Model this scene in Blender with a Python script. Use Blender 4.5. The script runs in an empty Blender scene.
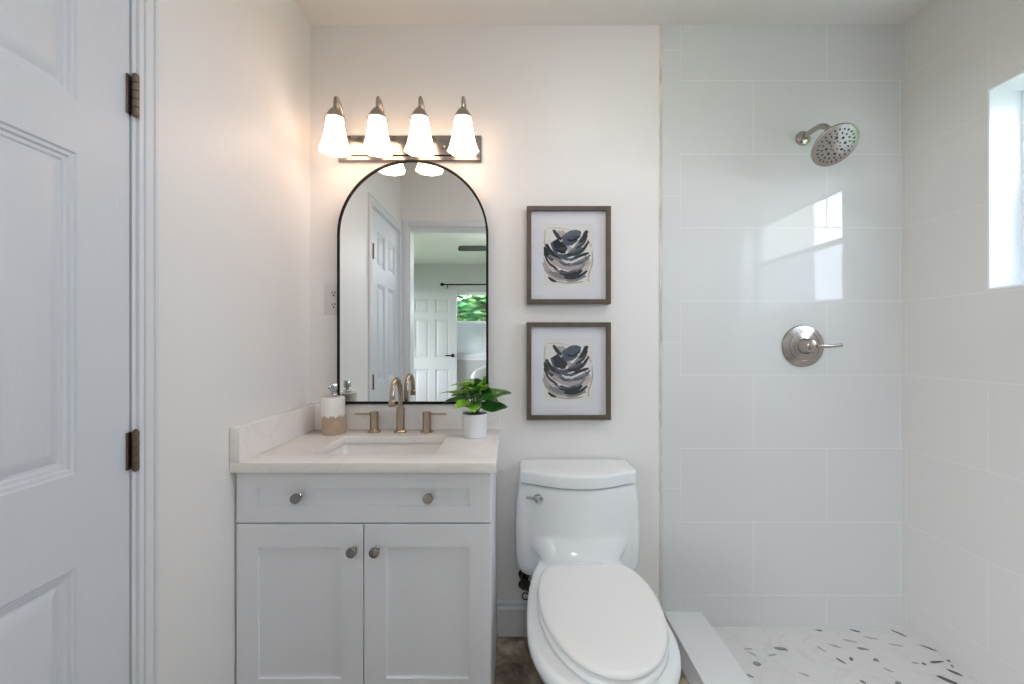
import bpy, bmesh, math, random
from mathutils import Vector, Matrix
random.seed(7)
S = bpy.context.scene
COL = S.collection
PI = math.pi

# ------------------------------------------------------------------ camera, world, exposure
HC = 1.217            # eye height
F = 432.0             # focal length in pixels of the 1024 px wide frame
cam_d = bpy.data.cameras.new('camera')
cam_d.sensor_width = 36.0
cam_d.lens = F / 1024 * 36
cam_d.clip_start = 0.02
cam = bpy.data.objects.new('camera', cam_d)
COL.objects.link(cam)
cam.location = (0, 0, HC)
cam.rotation_euler = (PI / 2, 0, 0)
S.camera = cam

W = bpy.data.worlds.new('world')
S.world = W
W.use_nodes = True
bg = W.node_tree.nodes['Background']
bg.inputs['Color'].default_value = (0.92, 0.945, 1.0, 1)
bg.inputs['Strength'].default_value = 8.0

S.view_settings.view_transform = 'Standard'
S.view_settings.look = 'None'
S.view_settings.exposure = 0.78
S.view_settings.gamma = 1
S.view_settings.use_curve_mapping = False
S.cycles.use_denoising = True
S.cycles.use_adaptive_sampling = False
S.cycles.max_bounces = 14
S.cycles.diffuse_bounces = 8
S.cycles.sample_clamp_indirect = 6
S.cycles.caustics_reflective = False
S.cycles.caustics_refractive = False


def area(name, loc, rot, sx, sy, power, color, portal=False):
    d = bpy.data.lights.new(name, 'AREA')
    d.shape = 'RECTANGLE'
    d.size, d.size_y = sx, sy
    d.energy = power
    d.color = color
    if portal:
        d.cycles.is_portal = True
    o = bpy.data.objects.new(name, d)
    COL.objects.link(o)
    o.location = loc
    o.rotation_euler = rot
    return o


# portals only guide the sky's own light through the openings
area('shower_window_portal', (1.80, 0.99, 1.735), (0, PI / 2, 0), 0.68, 0.97, 1, (1, 1, 1), True)
area('bedroom_window_portal', (-0.2, -3.66, 1.52), (PI / 2, 0, 0), 1.5, 1.04, 1, (1, 1, 1), True)
area('added_window_portal', (-2.53, -1.8, 1.3), (0, -PI / 2, 0), 1.7, 2.4, 1, (1, 1, 1), True)  # belongs to the side window added for more daylight

LAMP_WARM = (1.0, 0.68, 0.47)
LAMP_POWER = 3.0


# ------------------------------------------------------------------ helpers
def mat(name, color, rough=0.5, metal=0.0, spec=0.5, bump=0.0, bscale=40.0, coat=0.0, var=0.0, vscale=3.0):
    m = bpy.data.materials.new(name)
    m.use_nodes = True
    nt = m.node_tree
    b = nt.nodes['Principled BSDF']
    b.inputs['Base Color'].default_value = (*color, 1)
    b.inputs['Roughness'].default_value = rough
    b.inputs['Metallic'].default_value = metal
    b.inputs['Specular IOR Level'].default_value = spec
    b.inputs['Coat Weight'].default_value = coat
    b.inputs['Coat Roughness'].default_value = 0.08
    tc = nt.nodes.new('ShaderNodeTexCoord')
    if bump:
        n = nt.nodes.new('ShaderNodeTexNoise')
        n.inputs['Scale'].default_value = bscale
        n.inputs['Detail'].default_value = 4
        nt.links.new(tc.outputs['Object'], n.inputs['Vector'])
        bm_ = nt.nodes.new('ShaderNodeBump')
        bm_.inputs['Strength'].default_value = bump
        bm_.inputs['Distance'].default_value = 0.002
        nt.links.new(n.outputs['Fac'], bm_.inputs['Height'])
        nt.links.new(bm_.outputs['Normal'], b.inputs['Normal'])
    if var:
        n = nt.nodes.new('ShaderNodeTexNoise')
        n.inputs['Scale'].default_value = vscale
        n.inputs['Detail'].default_value = 5
        nt.links.new(tc.outputs['Object'], n.inputs['Vector'])
        r = nt.nodes.new('ShaderNodeValToRGB')
        r.color_ramp.elements[0].position = 0.3
        r.color_ramp.elements[1].position = 0.7
        r.color_ramp.elements[0].color = (*[c * (1 - var) for c in color], 1)
        r.color_ramp.elements[1].color = (*color, 1)
        nt.links.new(n.outputs['Fac'], r.inputs['Fac'])
        nt.links.new(r.outputs['Color'], b.inputs['Base Color'])
    return m


def emis(name, color, strength):
    m = bpy.data.materials.new(name)
    m.use_nodes = True
    b = m.node_tree.nodes['Principled BSDF']
    b.inputs['Base Color'].default_value = (0.8, 0.8, 0.8, 1)
    b.inputs['Roughness'].default_value = 0.3
    b.inputs['Emission Color'].default_value = (*color, 1)
    b.inputs['Emission Strength'].default_value = strength
    return m


def tile_mat(name, color, grout, axis, off, rowh=0.306, bw=0.6096, rough=0.03, z0=-0.1435):
    m = mat(name, color, rough)
    nt = m.node_tree
    b = nt.nodes['Principled BSDF']
    g = nt.nodes.new('ShaderNodeNewGeometry')
    sp = nt.nodes.new('ShaderNodeSeparateXYZ')
    nt.links.new(g.outputs['Position'], sp.inputs[0])
    au = nt.nodes.new('ShaderNodeMath'); au.operation = 'SUBTRACT'; au.inputs[1].default_value = off
    av = nt.nodes.new('ShaderNodeMath'); av.operation = 'SUBTRACT'; av.inputs[1].default_value = z0
    nt.links.new(sp.outputs[axis], au.inputs[0])
    nt.links.new(sp.outputs['Z'], av.inputs[0])
    cb = nt.nodes.new('ShaderNodeCombineXYZ')
    nt.links.new(au.outputs[0], cb.inputs[0])
    nt.links.new(av.outputs[0], cb.inputs[1])
    b.inputs['Specular IOR Level'].default_value = 0.6
    br = nt.nodes.new('ShaderNodeTexBrick')
    br.offset = 0.5; br.offset_frequency = 2; br.squash = 1
    br.inputs['Scale'].default_value = 1
    br.inputs['Brick Width'].default_value = bw
    br.inputs['Row Height'].default_value = rowh
    br.inputs['Mortar Size'].default_value = 0.0019
    br.inputs['Mortar Smooth'].default_value = 0.3
    br.inputs['Color1'].default_value = (*color, 1)
    br.inputs['Color2'].default_value = (*[c * 0.985 for c in color], 1)
    br.inputs['Mortar'].default_value = (*grout, 1)
    nt.links.new(cb.outputs[0], br.inputs['Vector'])
    nt.links.new(br.outputs['Color'], b.inputs['Base Color'])
    mr = nt.nodes.new('ShaderNodeMapRange')
    mr.inputs['To Min'].default_value = rough
    mr.inputs['To Max'].default_value = 0.7
    nt.links.new(br.outputs['Fac'], mr.inputs['Value'])
    nt.links.new(mr.outputs[0], b.inputs['Roughness'])
    bp = nt.nodes.new('ShaderNodeBump')
    bp.invert = True
    bp.inputs['Strength'].default_value = 0.06
    bp.inputs['Distance'].default_value = 0.001
    nt.links.new(br.outputs['Fac'], bp.inputs['Height'])
    nt.links.new(bp.outputs['Normal'], b.inputs['Normal'])
    return m


def glass_mat(name, tint=(1, 1, 1), gloss=0.08, rough=0.0):
    m = bpy.data.materials.new(name)
    m.use_nodes = True
    nt = m.node_tree
    for n in list(nt.nodes):
        nt.nodes.remove(n)
    out = nt.nodes.new('ShaderNodeOutputMaterial')
    mx = nt.nodes.new('ShaderNodeMixShader')
    tr = nt.nodes.new('ShaderNodeBsdfTransparent'); tr.inputs[0].default_value = (*tint, 1)
    gl = nt.nodes.new('ShaderNodeBsdfGlossy'); gl.inputs['Roughness'].default_value = rough
    mx.inputs[0].default_value = gloss
    nt.links.new(tr.outputs[0], mx.inputs[1])
    nt.links.new(gl.outputs[0], mx.inputs[2])
    nt.links.new(mx.outputs[0], out.inputs[0])
    return m


def smooth(bm):
    for f in bm.faces:
        f.smooth = True


def obj(name, bm, m, parent=None, loc=None, auto=True, angle=35):
    """link a bmesh (world coordinates) as one object"""
    me = bpy.data.meshes.new(name)
    bmesh.ops.recalc_face_normals(bm, faces=bm.faces)
    bm.to_mesh(me)
    bm.free()
    ms = m if isinstance(m, (list, tuple)) else [m]
    for x in ms:
        me.materials.append(x)
    if auto:
        for p in me.polygons:
            p.use_smooth = True
        me.set_sharp_from_angle(angle=math.radians(angle))
    o = bpy.data.objects.new(name, me)
    COL.objects.link(o)
    if parent is not None:
        o.parent = parent
        # parent empties sit at their base: children keep world coordinates
        root = parent
        mw = Matrix.Identity(4)
        chain = []
        while root is not None:
            chain.append(root.matrix_basis.copy())
            root = root.parent
        for c in reversed(chain):
            mw = mw @ c
        o.matrix_basis = mw.inverted()
    return o


def thing(name, loc, label, cat, group=None):
    o = bpy.data.objects.new(name, None)
    o.empty_display_size = 0.05
    COL.objects.link(o)
    o.location = loc
    tag(o, label, cat, group)
    return o


def tag(o, label=None, cat=None, group=None, kind=None):
    if label: o['label'] = label
    if cat: o['category'] = cat
    if group: o['group'] = group
    if kind: o['kind'] = kind
    return o


def struct(name, bm, m, **k):
    o = obj(name, bm, m, **k)
    o['kind'] = 'structure'
    return o


def box(bm, x0, x1, y0, y1, z0, z1, bev=0.0, seg=2, mi=0):
    xs, ys, zs = sorted((x0, x1)), sorted((y0, y1)), sorted((z0, z1))
    v = [bm.verts.new((x, y, z)) for z in zs for y in ys for x in xs]
    fs = [(0, 2, 3, 1), (4, 5, 7, 6), (0, 1, 5, 4), (2, 6, 7, 3), (0, 4, 6, 2), (1, 3, 7, 5)]
    faces = [bm.faces.new([v[i] for i in f]) for f in fs]
    for f in faces:
        f.material_index = mi
    if bev:
        es = list({e for f in faces for e in f.edges})
        bmesh.ops.bevel(bm, geom=es, offset=bev, segments=seg, affect='EDGES', profile=0.5)
    return bm


def loft(bm, rings, cap0=True, cap1=True, closed=True, mi=0):
    vr = [[bm.verts.new(p) for p in r] for r in rings]
    n = len(vr[0])
    for a, b in zip(vr, vr[1:]):
        for i in range(n if closed else n - 1):
            j = (i + 1) % n
            f = bm.faces.new((a[i], a[j], b[j], b[i]))
            f.material_index = mi
    if cap0:
        bm.faces.new(list(reversed(vr[0]))).material_index = mi
    if cap1:
        bm.faces.new(vr[-1]).material_index = mi
    return vr


def lathe(bm, prof, loc=(0, 0, 0), axis='Z', seg=32, mi=0, rot=None, cap0=True, cap1=True):
    """prof: list of (radius, height) along the axis"""
    M = Matrix.Identity(4)
    if axis == 'Y': M = Matrix.Rotation(PI / 2, 4, 'X')        # height runs to -y
    if axis == 'X': M = Matrix.Rotation(PI / 2, 4, 'Y')        # height runs to +x
    if rot is not None: M = rot
    rings = []
    for r, h in prof:
        rings.append([Vector(loc) + (M @ Vector((r * math.cos(2 * PI * i / seg), r * math.sin(2 * PI * i / seg), h))) for i in range(seg)])
    loft(bm, rings, cap0, cap1, mi=mi)
    return bm


def tube(bm, pts, r, seg=12, mi=0, cap=True):
    pts = [Vector(p) for p in pts]
    rs = r if isinstance(r, (list, tuple)) else [r] * len(pts)
    rings = []
    up = None
    for i, p in enumerate(pts):
        t = (pts[min(i + 1, len(pts) - 1)] - pts[max(i - 1, 0)]).normalized()
        if up is None:
            up = Vector((1, 0, 0)) if abs(t.x) < 0.9 else Vector((0, 0, 1))
        up = (up - t * up.dot(t)).normalized()
        s = t.cross(up)
        rings.append([p + (up * math.cos(2 * PI * k / seg) + s * math.sin(2 * PI * k / seg)) * rs[i] for k in range(seg)])
    loft(bm, rings, cap, cap, mi=mi)
    return bm


def bez(pts, n=16):
    """Catmull-Rom through the points"""
    P = [Vector(p) for p in pts]
    P = [P[0] * 2 - P[1]] + P + [P[-1] * 2 - P[-2]]
    out = []
    for i in range(1, len(P) - 2):
        for k in range(n):
            t = k / n
            a, b, c, d = P[i - 1], P[i], P[i + 1], P[i + 2]
            out.append(0.5 * ((2 * b) + (-a + c) * t + (2 * a - 5 * b + 4 * c - d) * t * t + (-a + 3 * b - 3 * c + d) * t ** 3))
    out.append(P[-2])
    return out


def dup(root, offset, label=None, name=None):
    def rec(o, par):
        c = o.copy()
        COL.objects.link(c)
        if par is not None:
            c.parent = par
        for ch in list(o.children):
            rec(ch, c)
        return c
    kids = rec(root, None)
    kids.location = Vector(root.location) + Vector(offset)
    if label: kids['label'] = label
    return kids


B = bmesh.new

# ------------------------------------------------------------------ materials
M_wall = mat('wall_paint', (0.80, 0.785, 0.775), 0.45, bump=0.12, bscale=90)
M_ceil = mat('ceiling_paint', (0.80, 0.78, 0.76), 0.8, bump=0.2, bscale=120)
M_trim = mat('trim_paint', (0.73, 0.74, 0.77), 0.35)
M_cab = mat('cabinet_paint', (0.78, 0.78, 0.82), 0.33)
M_dark = mat('dark_gap', (0.03, 0.03, 0.03), 0.9)
M_porc = mat('white_porcelain', (0.79, 0.81, 0.825), 0.16)
M_seat = mat('white_seat_plastic', (0.82, 0.81, 0.81), 0.22)
M_sink = mat('sink_porcelain', (0.80, 0.78, 0.76), 0.12)
M_nick = mat('brushed_nickel', (0.43, 0.395, 0.365), 0.2, 1.0)
M_champ = mat('champagne_nickel', (0.44, 0.355, 0.275), 0.22, 1.0)
M_chrome = mat('chrome', (0.55, 0.56, 0.59), 0.07, 1.0)
M_knob = mat('polished_nickel', (0.33, 0.30, 0.28), 0.12, 1.0)
M_hinge = mat('aged_bronze', (0.17, 0.13, 0.10), 0.4, 0.9)
M_black = mat('black_metal', (0.006, 0.006, 0.006), 0.5, spec=0.2)
M_rubber = mat('dark_nozzle_rubber', (0.03, 0.035, 0.045), 0.5)
M_frame = mat('brown_wood_frame', (0.115, 0.088, 0.064), 0.45, bump=0.2, bscale=30, var=0.3, vscale=14)
M_mat = mat('lavender_white_mat', (0.80, 0.80, 0.86), 0.8)
M_paper = mat('cream_paper', (0.80, 0.79, 0.77), 0.85)
M_plastic = mat('outlet_plastic', (0.70, 0.665, 0.635), 0.35)
M_slot = mat('outlet_slot', (0.06, 0.05, 0.05), 0.7)
M_pot = mat('white_ceramic_pot', (0.80, 0.79, 0.83), 0.5)
M_soil = mat('dark_soil', (0.045, 0.028, 0.018), 0.95, bump=0.8, bscale=200)
M_bottle_w = mat('white_glaze', (0.82, 0.80, 0.78), 0.3, bump=0.15, bscale=60)
M_bottle_t = mat('sandy_clay', (0.50, 0.37, 0.27), 0.8, bump=0.4, bscale=300, var=0.15, vscale=40)
M_stem = mat('green_stem', (0.06, 0.17, 0.03), 0.5)
M_caulk = mat('brown_caulk', (0.74, 0.70, 0.65), 0.8, var=0.3, vscale=12)
M_curb = mat('curb_stone', (0.84, 0.86, 0.88), 0.3, bump=0.05)
M_shade = emis('lit_frosted_glass', LAMP_WARM, LAMP_POWER)
M_glass = glass_mat('window_glass', (0.96, 0.98, 1.0), 0.06)
M_screen = glass_mat('insect_screen', (0.72, 0.75, 0.78), 0.02, 0.5)
M_picglass = glass_mat('picture_glass', (0.99, 0.99, 0.99), 0.035, 0.02)
M_vinyl = mat('window_vinyl', (0.78, 0.81, 0.84), 0.35)
M_mirror = mat('mirror_silver', (0.90, 0.93, 0.92), 0.0, 1.0)
M_bed_wall = mat('bedroom_wall_paint', (0.50, 0.51, 0.50), 0.6)
M_bed_ceil = mat('bedroom_ceiling_paint', (0.74, 0.76, 0.75), 0.8)
M_bed_floor = mat('bedroom_floor', (0.42, 0.36, 0.30), 0.5, var=0.3)
M_fanm = mat('fan_blade_dark', (0.07, 0.07, 0.08), 0.4)
M_fabric = mat('white_boucle', (0.60, 0.60, 0.60), 0.9, bump=0.6, bscale=120)
M_tile_b = tile_mat('shower_tile_back', (0.675, 0.685, 0.688), (0.71, 0.72, 0.722), 'X', 1.0048)
M_tile_r = tile_mat('shower_tile_right', (0.655, 0.64, 0.622), (0.72, 0.705, 0.69), 'Y', 1.475, rough=0.28)  # same tile as the back, the wall's warmer, duller light put into its colour
M_tile_s = tile_mat('shower_tile_edge', (0.675, 0.685, 0.688), (0.71, 0.72, 0.722), 'X', -3.0, rowh=0.608, bw=50.0, z0=0.0)


def marble_mat(name, base, vein, rough, scale, width=0.06, amt=0.5):
    m = mat(name, base, rough)
    nt = m.node_tree
    b = nt.nodes['Principled BSDF']
    tc = nt.nodes.new('ShaderNodeTexCoord')
    n = nt.nodes.new('ShaderNodeTexNoise')
    n.inputs['Scale'].default_value = scale
    n.inputs['Detail'].default_value = 6
    n.inputs['Distortion'].default_value = 1.2
    nt.links.new(tc.outputs['Object'], n.inputs['Vector'])
    r = nt.nodes.new('ShaderNodeValToRGB')
    e = r.color_ramp.elements
    e[0].position = 0.5 - width; e[0].color = (*base, 1)
    e[1].position = 0.5 + width; e[1].color = (*base, 1)
    v = r.color_ramp.elements.new(0.5)
    v.color = (*[bb * (1 - amt) + vv * amt for bb, vv in zip(base, vein)], 1)
    nt.links.new(n.outputs['Fac'], r.inputs['Fac'])
    nt.links.new(r.outputs['Color'], b.inputs['Base Color'])
    return m


M_quartz = marble_mat('white_quartz', (0.83, 0.80, 0.78), (0.60, 0.59, 0.58), 0.18, 2.2, 0.02, 0.2)
M_shfloor = marble_mat('shower_floor_stone', (0.76, 0.755, 0.76), (0.60, 0.59, 0.59), 0.4, 5.0, 0.03, 0.3)
M_chip_d = mat('dark_stone_chip', (0.17, 0.17, 0.17), 0.5, var=0.5, vscale=60)
M_chip_m = mat('mid_stone_chip', (0.34, 0.345, 0.35), 0.5, var=0.45, vscale=60)
M_chip_l = mat('light_stone_chip', (0.52, 0.51, 0.51), 0.5, var=0.2, vscale=60)


def stone_floor():
    m = mat('brown_stone_floor', (0.1, 0.08, 0.06), 0.45)
    nt = m.node_tree
    b = nt.nodes['Principled BSDF']
    tc = nt.nodes.new('ShaderNodeTexCoord')
    n = nt.nodes.new('ShaderNodeTexNoise')
    n.inputs['Scale'].default_value = 9
    n.inputs['Detail'].default_value = 9
    n.inputs['Roughness'].default_value = 0.65
    n.inputs['Distortion'].default_value = 0.8
    nt.links.new(tc.outputs['Object'], n.inputs['Vector'])
    r = nt.nodes.new('ShaderNodeValToRGB')
    e = r.color_ramp.elements
    e[0].position = 0.36; e[0].color = (0.09, 0.07, 0.05, 1)
    e[1].position = 0.66; e[1].color = (0.50, 0.42, 0.31, 1)
    k = e.new(0.5); k.color = (0.24, 0.19, 0.135, 1)
    nt.links.new(n.outputs['Fac'], r.inputs['Fac'])
    nt.links.new(r.outputs['Color'], b.inputs['Base Color'])
    bp = nt.nodes.new('ShaderNodeBump')
    bp.inputs['Strength'].default_value = 0.3
    nt.links.new(n.outputs['Fac'], bp.inputs['Height'])
    nt.links.new(bp.outputs['Normal'], b.inputs['Normal'])
    return m


M_floor = stone_floor()


def door_paint():
    m = mat('door_woodgrain_paint', (0.64, 0.66, 0.705), 0.38)
    nt = m.node_tree
    b = nt.nodes['Principled BSDF']
    tc = nt.nodes.new('ShaderNodeTexCoord')
    mp = nt.nodes.new('ShaderNodeMapping')
    mp.inputs['Scale'].default_value = (60, 60, 4)
    n = nt.nodes.new('ShaderNodeTexNoise')
    n.inputs['Scale'].default_value = 3.0
    n.inputs['Detail'].default_value = 3
    n.inputs['Distortion'].default_value = 1.5
    nt.links.new(tc.outputs['Object'], mp.inputs[0])
    nt.links.new(mp.outputs[0], n.inputs['Vector'])
    bp = nt.nodes.new('ShaderNodeBump')
    bp.inputs['Strength'].default_value = 0.65
    bp.inputs['Distance'].default_value = 0.001
    nt.links.new(n.outputs['Fac'], bp.inputs['Height'])
    nt.links.new(bp.outputs['Normal'], b.inputs['Normal'])
    return m


M_door = door_paint()


def leaf_mat(name, c0, c1, scale=18):
    m = mat(name, c0, 0.35)
    nt = m.node_tree
    b = nt.nodes['Principled BSDF']
    tc = nt.nodes.new('ShaderNodeTexCoord')
    n = nt.nodes.new('ShaderNodeTexNoise')
    n.inputs['Scale'].default_value = scale
    n.inputs['Detail'].default_value = 3
    nt.links.new(tc.outputs['Object'], n.inputs['Vector'])
    r = nt.nodes.new('ShaderNodeValToRGB')
    r.color_ramp.elements[0].position = 0.4; r.color_ramp.elements[0].color = (*c0, 1)
    r.color_ramp.elements[1].position = 0.62; r.color_ramp.elements[1].color = (*c1, 1)
    nt.links.new(n.outputs['Fac'], r.inputs['Fac'])
    nt.links.new(r.outputs['Color'], b.inputs['Base Color'])
    return m


M_leaf = leaf_mat('deep_green_leaf', (0.014, 0.075, 0.012), (0.035, 0.16, 0.018))
M_leaf2 = leaf_mat('bright_green_leaf', (0.14, 0.42, 0.03), (0.40, 0.62, 0.06))
M_treeleaf = leaf_mat('tree_leaf', (0.04, 0.16, 0.05), (0.20, 0.42, 0.14), 2.0)
M_bark = mat('tree_bark', (0.12, 0.09, 0.06), 0.9, bump=0.6, bscale=20)
M_lawn = mat('lawn_green', (0.10, 0.17, 0.05), 0.95, var=0.4, vscale=2)

# ------------------------------------------------------------------ room shell
XL, XR, YB, YF, ZC = -0.842, 1.625, 1.802, 0.26, 2.538
XT = 0.625            # where the shower tile starts

bm = B(); box(bm, XL - 0.12, XR + 0.14, YF - 0.12, YB + 0.1, -0.1, 0.0)
struct('floor', bm, M_floor, auto=False)
bm = B(); box(bm, XL - 0.12, XR + 0.14, YF - 0.12, YB + 0.1, ZC, ZC + 0.1)
struct('ceiling', bm, M_ceil, auto=False)
# back wall: painted, with the tiled shower field as its own skin
bm = B(); box(bm, XL - 0.12, XR + 0.14, YB, YB + 0.1, 0, ZC)
struct('wall_back', bm, M_wall, auto=False)
bm = B(); box(bm, 0.70, XR, 1.797, YB, 0, ZC)
w = struct('wall_shower_tile', bm, M_tile_b, auto=False)
bm = B(); box(bm, XT, 0.70, 1.797, YB, 0, ZC)
struct('wall_shower_tile_edge', bm, M_tile_s, auto=False)
# raw caulk / edge between paint and tile
bm = B()
n = 60
for i in range(n):
    z0 = i * ZC / n; z1 = (i + 1) * ZC / n
    j = random.uniform(-0.0012, 0.0012)
    box(bm, XT - 0.009 + j, XT + 0.001, 1.7985, YB, z0, z1)
struct('trim_1', bm, M_caulk, auto=False)
# left wall with an opening for the closet door
DY0, DY1, DZ = 0.305, 0.965, 2.04
bm = B()
box(bm, XL - 0.12, XL, DY1, YB + 0.1, 0, ZC)
box(bm, XL - 0.12, XL, DY0, DY1, DZ, ZC)
box(bm, XL - 0.12, XL, YF - 0.12, DY0, 0, ZC)
struct('wall_left', bm, M_wall, auto=False)
# right wall with the window opening
WY0, WY1, WZ0, WZ1 = 0.51, 1.475, 1.395, 2.078
bm = B()
T = 0.15
box(bm, XR, XR + T, YF - 0.12, WY0, 0, ZC)
box(bm, XR, XR + T, WY1, YB + 0.1, 0, ZC)
box(bm, XR, XR + T, WY0, WY1, 0, WZ0)
box(bm, XR, XR + T, WY0, WY1, WZ1, ZC)
struct('wall_right', bm, M_tile_r, auto=False)
# smooth white reveal of the window
bm = B()
t = 0.006
box(bm, XR - 0.001, XR + 0.108, WY0, WY0 + t, WZ0, WZ1)
box(bm, XR - 0.001, XR + 0.108, WY1 - t, WY1, WZ0, WZ1)
box(bm, XR - 0.001, XR + 0.108, WY0 + t, WY1 - t, WZ0, WZ0 + t)
box(bm, XR - 0.001, XR + 0.108, WY0 + t, WY1 - t, WZ1 - t, WZ1)
struct('trim_2', bm, M_vinyl, auto=False)
# flush ceiling lamp added above the frame, out of view, to brighten the bathroom
fl = thing('added_ceiling_light', (0.40, 0.95, ZC), 'round flush glass ceiling light added out of view to brighten the bathroom', 'ceiling light')
bm = B(); lathe(bm, [(0.19, 0), (0.19, -0.02), (0.175, -0.028), (0.0001, -0.028)], (0.40, 0.95, ZC), seg=40)
obj('light_base', bm, M_nick, fl)
bm = B(); lathe(bm, [(0.172, -0.026), (0.170, -0.045), (0.14, -0.072), (0.08, -0.088), (0.0001, -0.093)], (0.40, 0.95, ZC), seg=40)
obj('glass_dome', bm, emis('added_light_glass', (1.0, 0.96, 0.95), 11.0), fl)
# wall behind with the doorway the photo is taken through
OX0, OX1, OZ = -0.785, 1.20, 2.09
bm = B()
box(bm, XL, OX0, YF - 0.12, YF, 0, ZC)
box(bm, OX1, XR, YF - 0.12, YF, 0, ZC)
box(bm, OX0, OX1, YF - 0.12, YF, OZ, ZC)
struct('wall_front', bm, M_wall, auto=False)
bm = B()
box(bm, XL + 0.006, OX0, YF, YF + 0.014, 0, OZ + 0.05, 0.003)
box(bm, OX1, OX1 + 0.06, YF, YF + 0.014, 0, OZ + 0.05, 0.003)
box(bm, OX0, OX1, YF, YF + 0.014, OZ, OZ + 0.05, 0.003)
for xa, xb in ((OX0, OX0 + 0.012), (OX1 - 0.012, OX1)):
    box(bm, xa, xb, YF - 0.12, YF, 0, OZ)
box(bm, OX0 + 0.012, OX1 - 0.012, YF - 0.12, YF, OZ - 0.012, OZ)
struct('trim_3', bm, M_trim)


# baseboards: extruded moulding profile
def baseboard(name, p0, p1, nrm, m=M_trim):
    prof = [(0, 0), (0.018, 0), (0.018, 0.112), (0.011, 0.120), (0.011, 0.126), (0.014, 0.130), (0.014, 0.136), (0.006, 0.145), (0.006, 0.152), (0.003, 0.158), (0, 0.158)]
    bm = B()
    n = Vector(nrm)
    rings = [[Vector(p) + n * a + Vector((0, 0, h)) for a, h in prof] for p in (p0, p1)]
    loft(bm, rings)
    return struct(name, bm, m)


baseboard('baseboard_back', (-0.06, YB, 0), (XT - 0.013, YB, 0), (0, -1, 0))
baseboard('baseboard_left', (XL, DY1 + 0.053, 0), (XL, 1.30, 0), (1, 0, 0))

# door casing on the left wall: stepped profile mitred round the opening
bm = B()
cprof = [(0.0, 0.0), (0.0, 0.010), (0.010, 0.011), (0.012, 0.006), (0.015, 0.006), (0.017, 0.011), (0.034, 0.013), (0.036, 0.008), (0.040, 0.008), (0.042, 0.013), (0.049, 0.013), (0.052, 0.009), (0.052, 0.0)]
rings = []
for (y, z, sy, sz) in ((DY1, 0, 1, 0), (DY1, DZ, 1, 1), (DY0, DZ, -1, 1), (DY0, 0, -1, 0)):
    rings.append([Vector((XL + h, y + sy * a * (1 if sy > 0 else 0.6), z + sz * a)) for a, h in cprof])
loft(bm, rings)
struct('trim_4', bm, M_trim)
bm = B()   # jamb
box(bm, XL - 0.12, XL + 0.001, DY1 - 0.008, DY1, 0, DZ)
box(bm, XL - 0.12, XL + 0.001, DY0, DY0 + 0.008, 0, DZ)
box(bm, XL - 0.12, XL + 0.001, DY0 + 0.008, DY1 - 0.008, DZ - 0.008, DZ)
box(bm, XL - 0.12, XL - 0.045, DY1 - 0.02, DY1 - 0.008, 0, DZ)
struct('trim_5', bm, M_trim, auto=False)


# ------------------------------------------------------------------ six panel doors
def panel_door(name, width, height, stile, mull, rows, m, both=False):
    """door in local space: face at y=0 looking to -y, x 0..width, z 0..height"""
    bm = B()
    cw = (width - 2 * stile - mull) / 2
    cols = [(stile, stile + cw), (stile + cw + mull, width - stile)]
    xs = sorted({0, width, *[c for ab in cols for c in ab]})
    zs = sorted({0, height, *[c for ab in rows for c in ab]})
    V = {(i, j): bm.verts.new((x, 0, z)) for i, x in enumerate(xs) for j, z in enumerate(zs)}
    for i in range(len(xs) - 1):
        for j in range(len(zs) - 1):
            a, b_, c, d = V[i, j], V[i + 1, j], V[i + 1, j + 1], V[i, j + 1]
            if (xs[i], xs[i + 1]) in cols and (zs[j], zs[j + 1]) in rows:
                prev = [a, b_, c, d]
                x0, x1, z0, z1 = xs[i], xs[i + 1], zs[j], zs[j + 1]
                for ins, dep in ((0.003, 0.004), (0.009, 0.0045), (0.012, 0.009), (0.018, 0.0095), (0.021, 0.0125), (0.027, 0.0125), (0.046, 0.003), (0.049, 0.0025)):
                    k = [bm.verts.new(p) for p in ((x0 + ins, dep, z0 + ins), (x1 - ins, dep, z0 + ins), (x1 - ins, dep, z1 - ins), (x0 + ins, dep, z1 - ins))]
                    for q in range(4):
                        r = (q + 1) % 4
                        bm.faces.new((prev[q], prev[r], k[r], k[q]))
                    prev = k
                bm.faces.new(prev)
            else:
                bm.faces.new((a, b_, c, d))
    # sides and back
    t = 0.035
    c0 = [V[0, 0], V[len(xs) - 1, 0], V[len(xs) - 1, len(zs) - 1], V[0, len(zs) - 1]]
    bk = [bm.verts.new((v.co.x, t, v.co.z)) for v in c0]
    bm.faces.new(list(reversed(bk)))
    low = [V[i, 0] for i in range(len(xs))]; top = [V[i, len(zs) - 1] for i in range(len(xs))]
    lf = [V[0, j] for j in range(len(zs))]; rt = [V[len(xs) - 1, j] for j in range(len(zs))]
    bm.faces.new(low + [bk[1], bk[0]])
    bm.faces.new(list(reversed(top)) + [bk[3], bk[2]])
    bm.faces.new(list(reversed(lf)) + [bk[0], bk[3]])
    bm.faces.new(rt + [bk[2], bk[1]])
    return bm


rows1 = [(0.20, 0.771), (0.954, 1.575), (1.678, 1.90)]
bm = panel_door('door_1', 0.638, 2.02, 0.114, 0.07, rows1, M_door)
# local -> left wall: local x runs from hinge (y=.955) towards the camera; face looks +x
Md = Matrix(((0, -1, 0, XL - 0.002), (-1, 0, 0, 0.953), (0, 0, 1, 0.008), (0, 0, 0, 1)))
bmesh.ops.transform(bm, matrix=Md, verts=bm.verts)
door1 = struct('door_1', bm, M_door, angle=20)
door1['label'] = 'white six panel door in the left wall'


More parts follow.
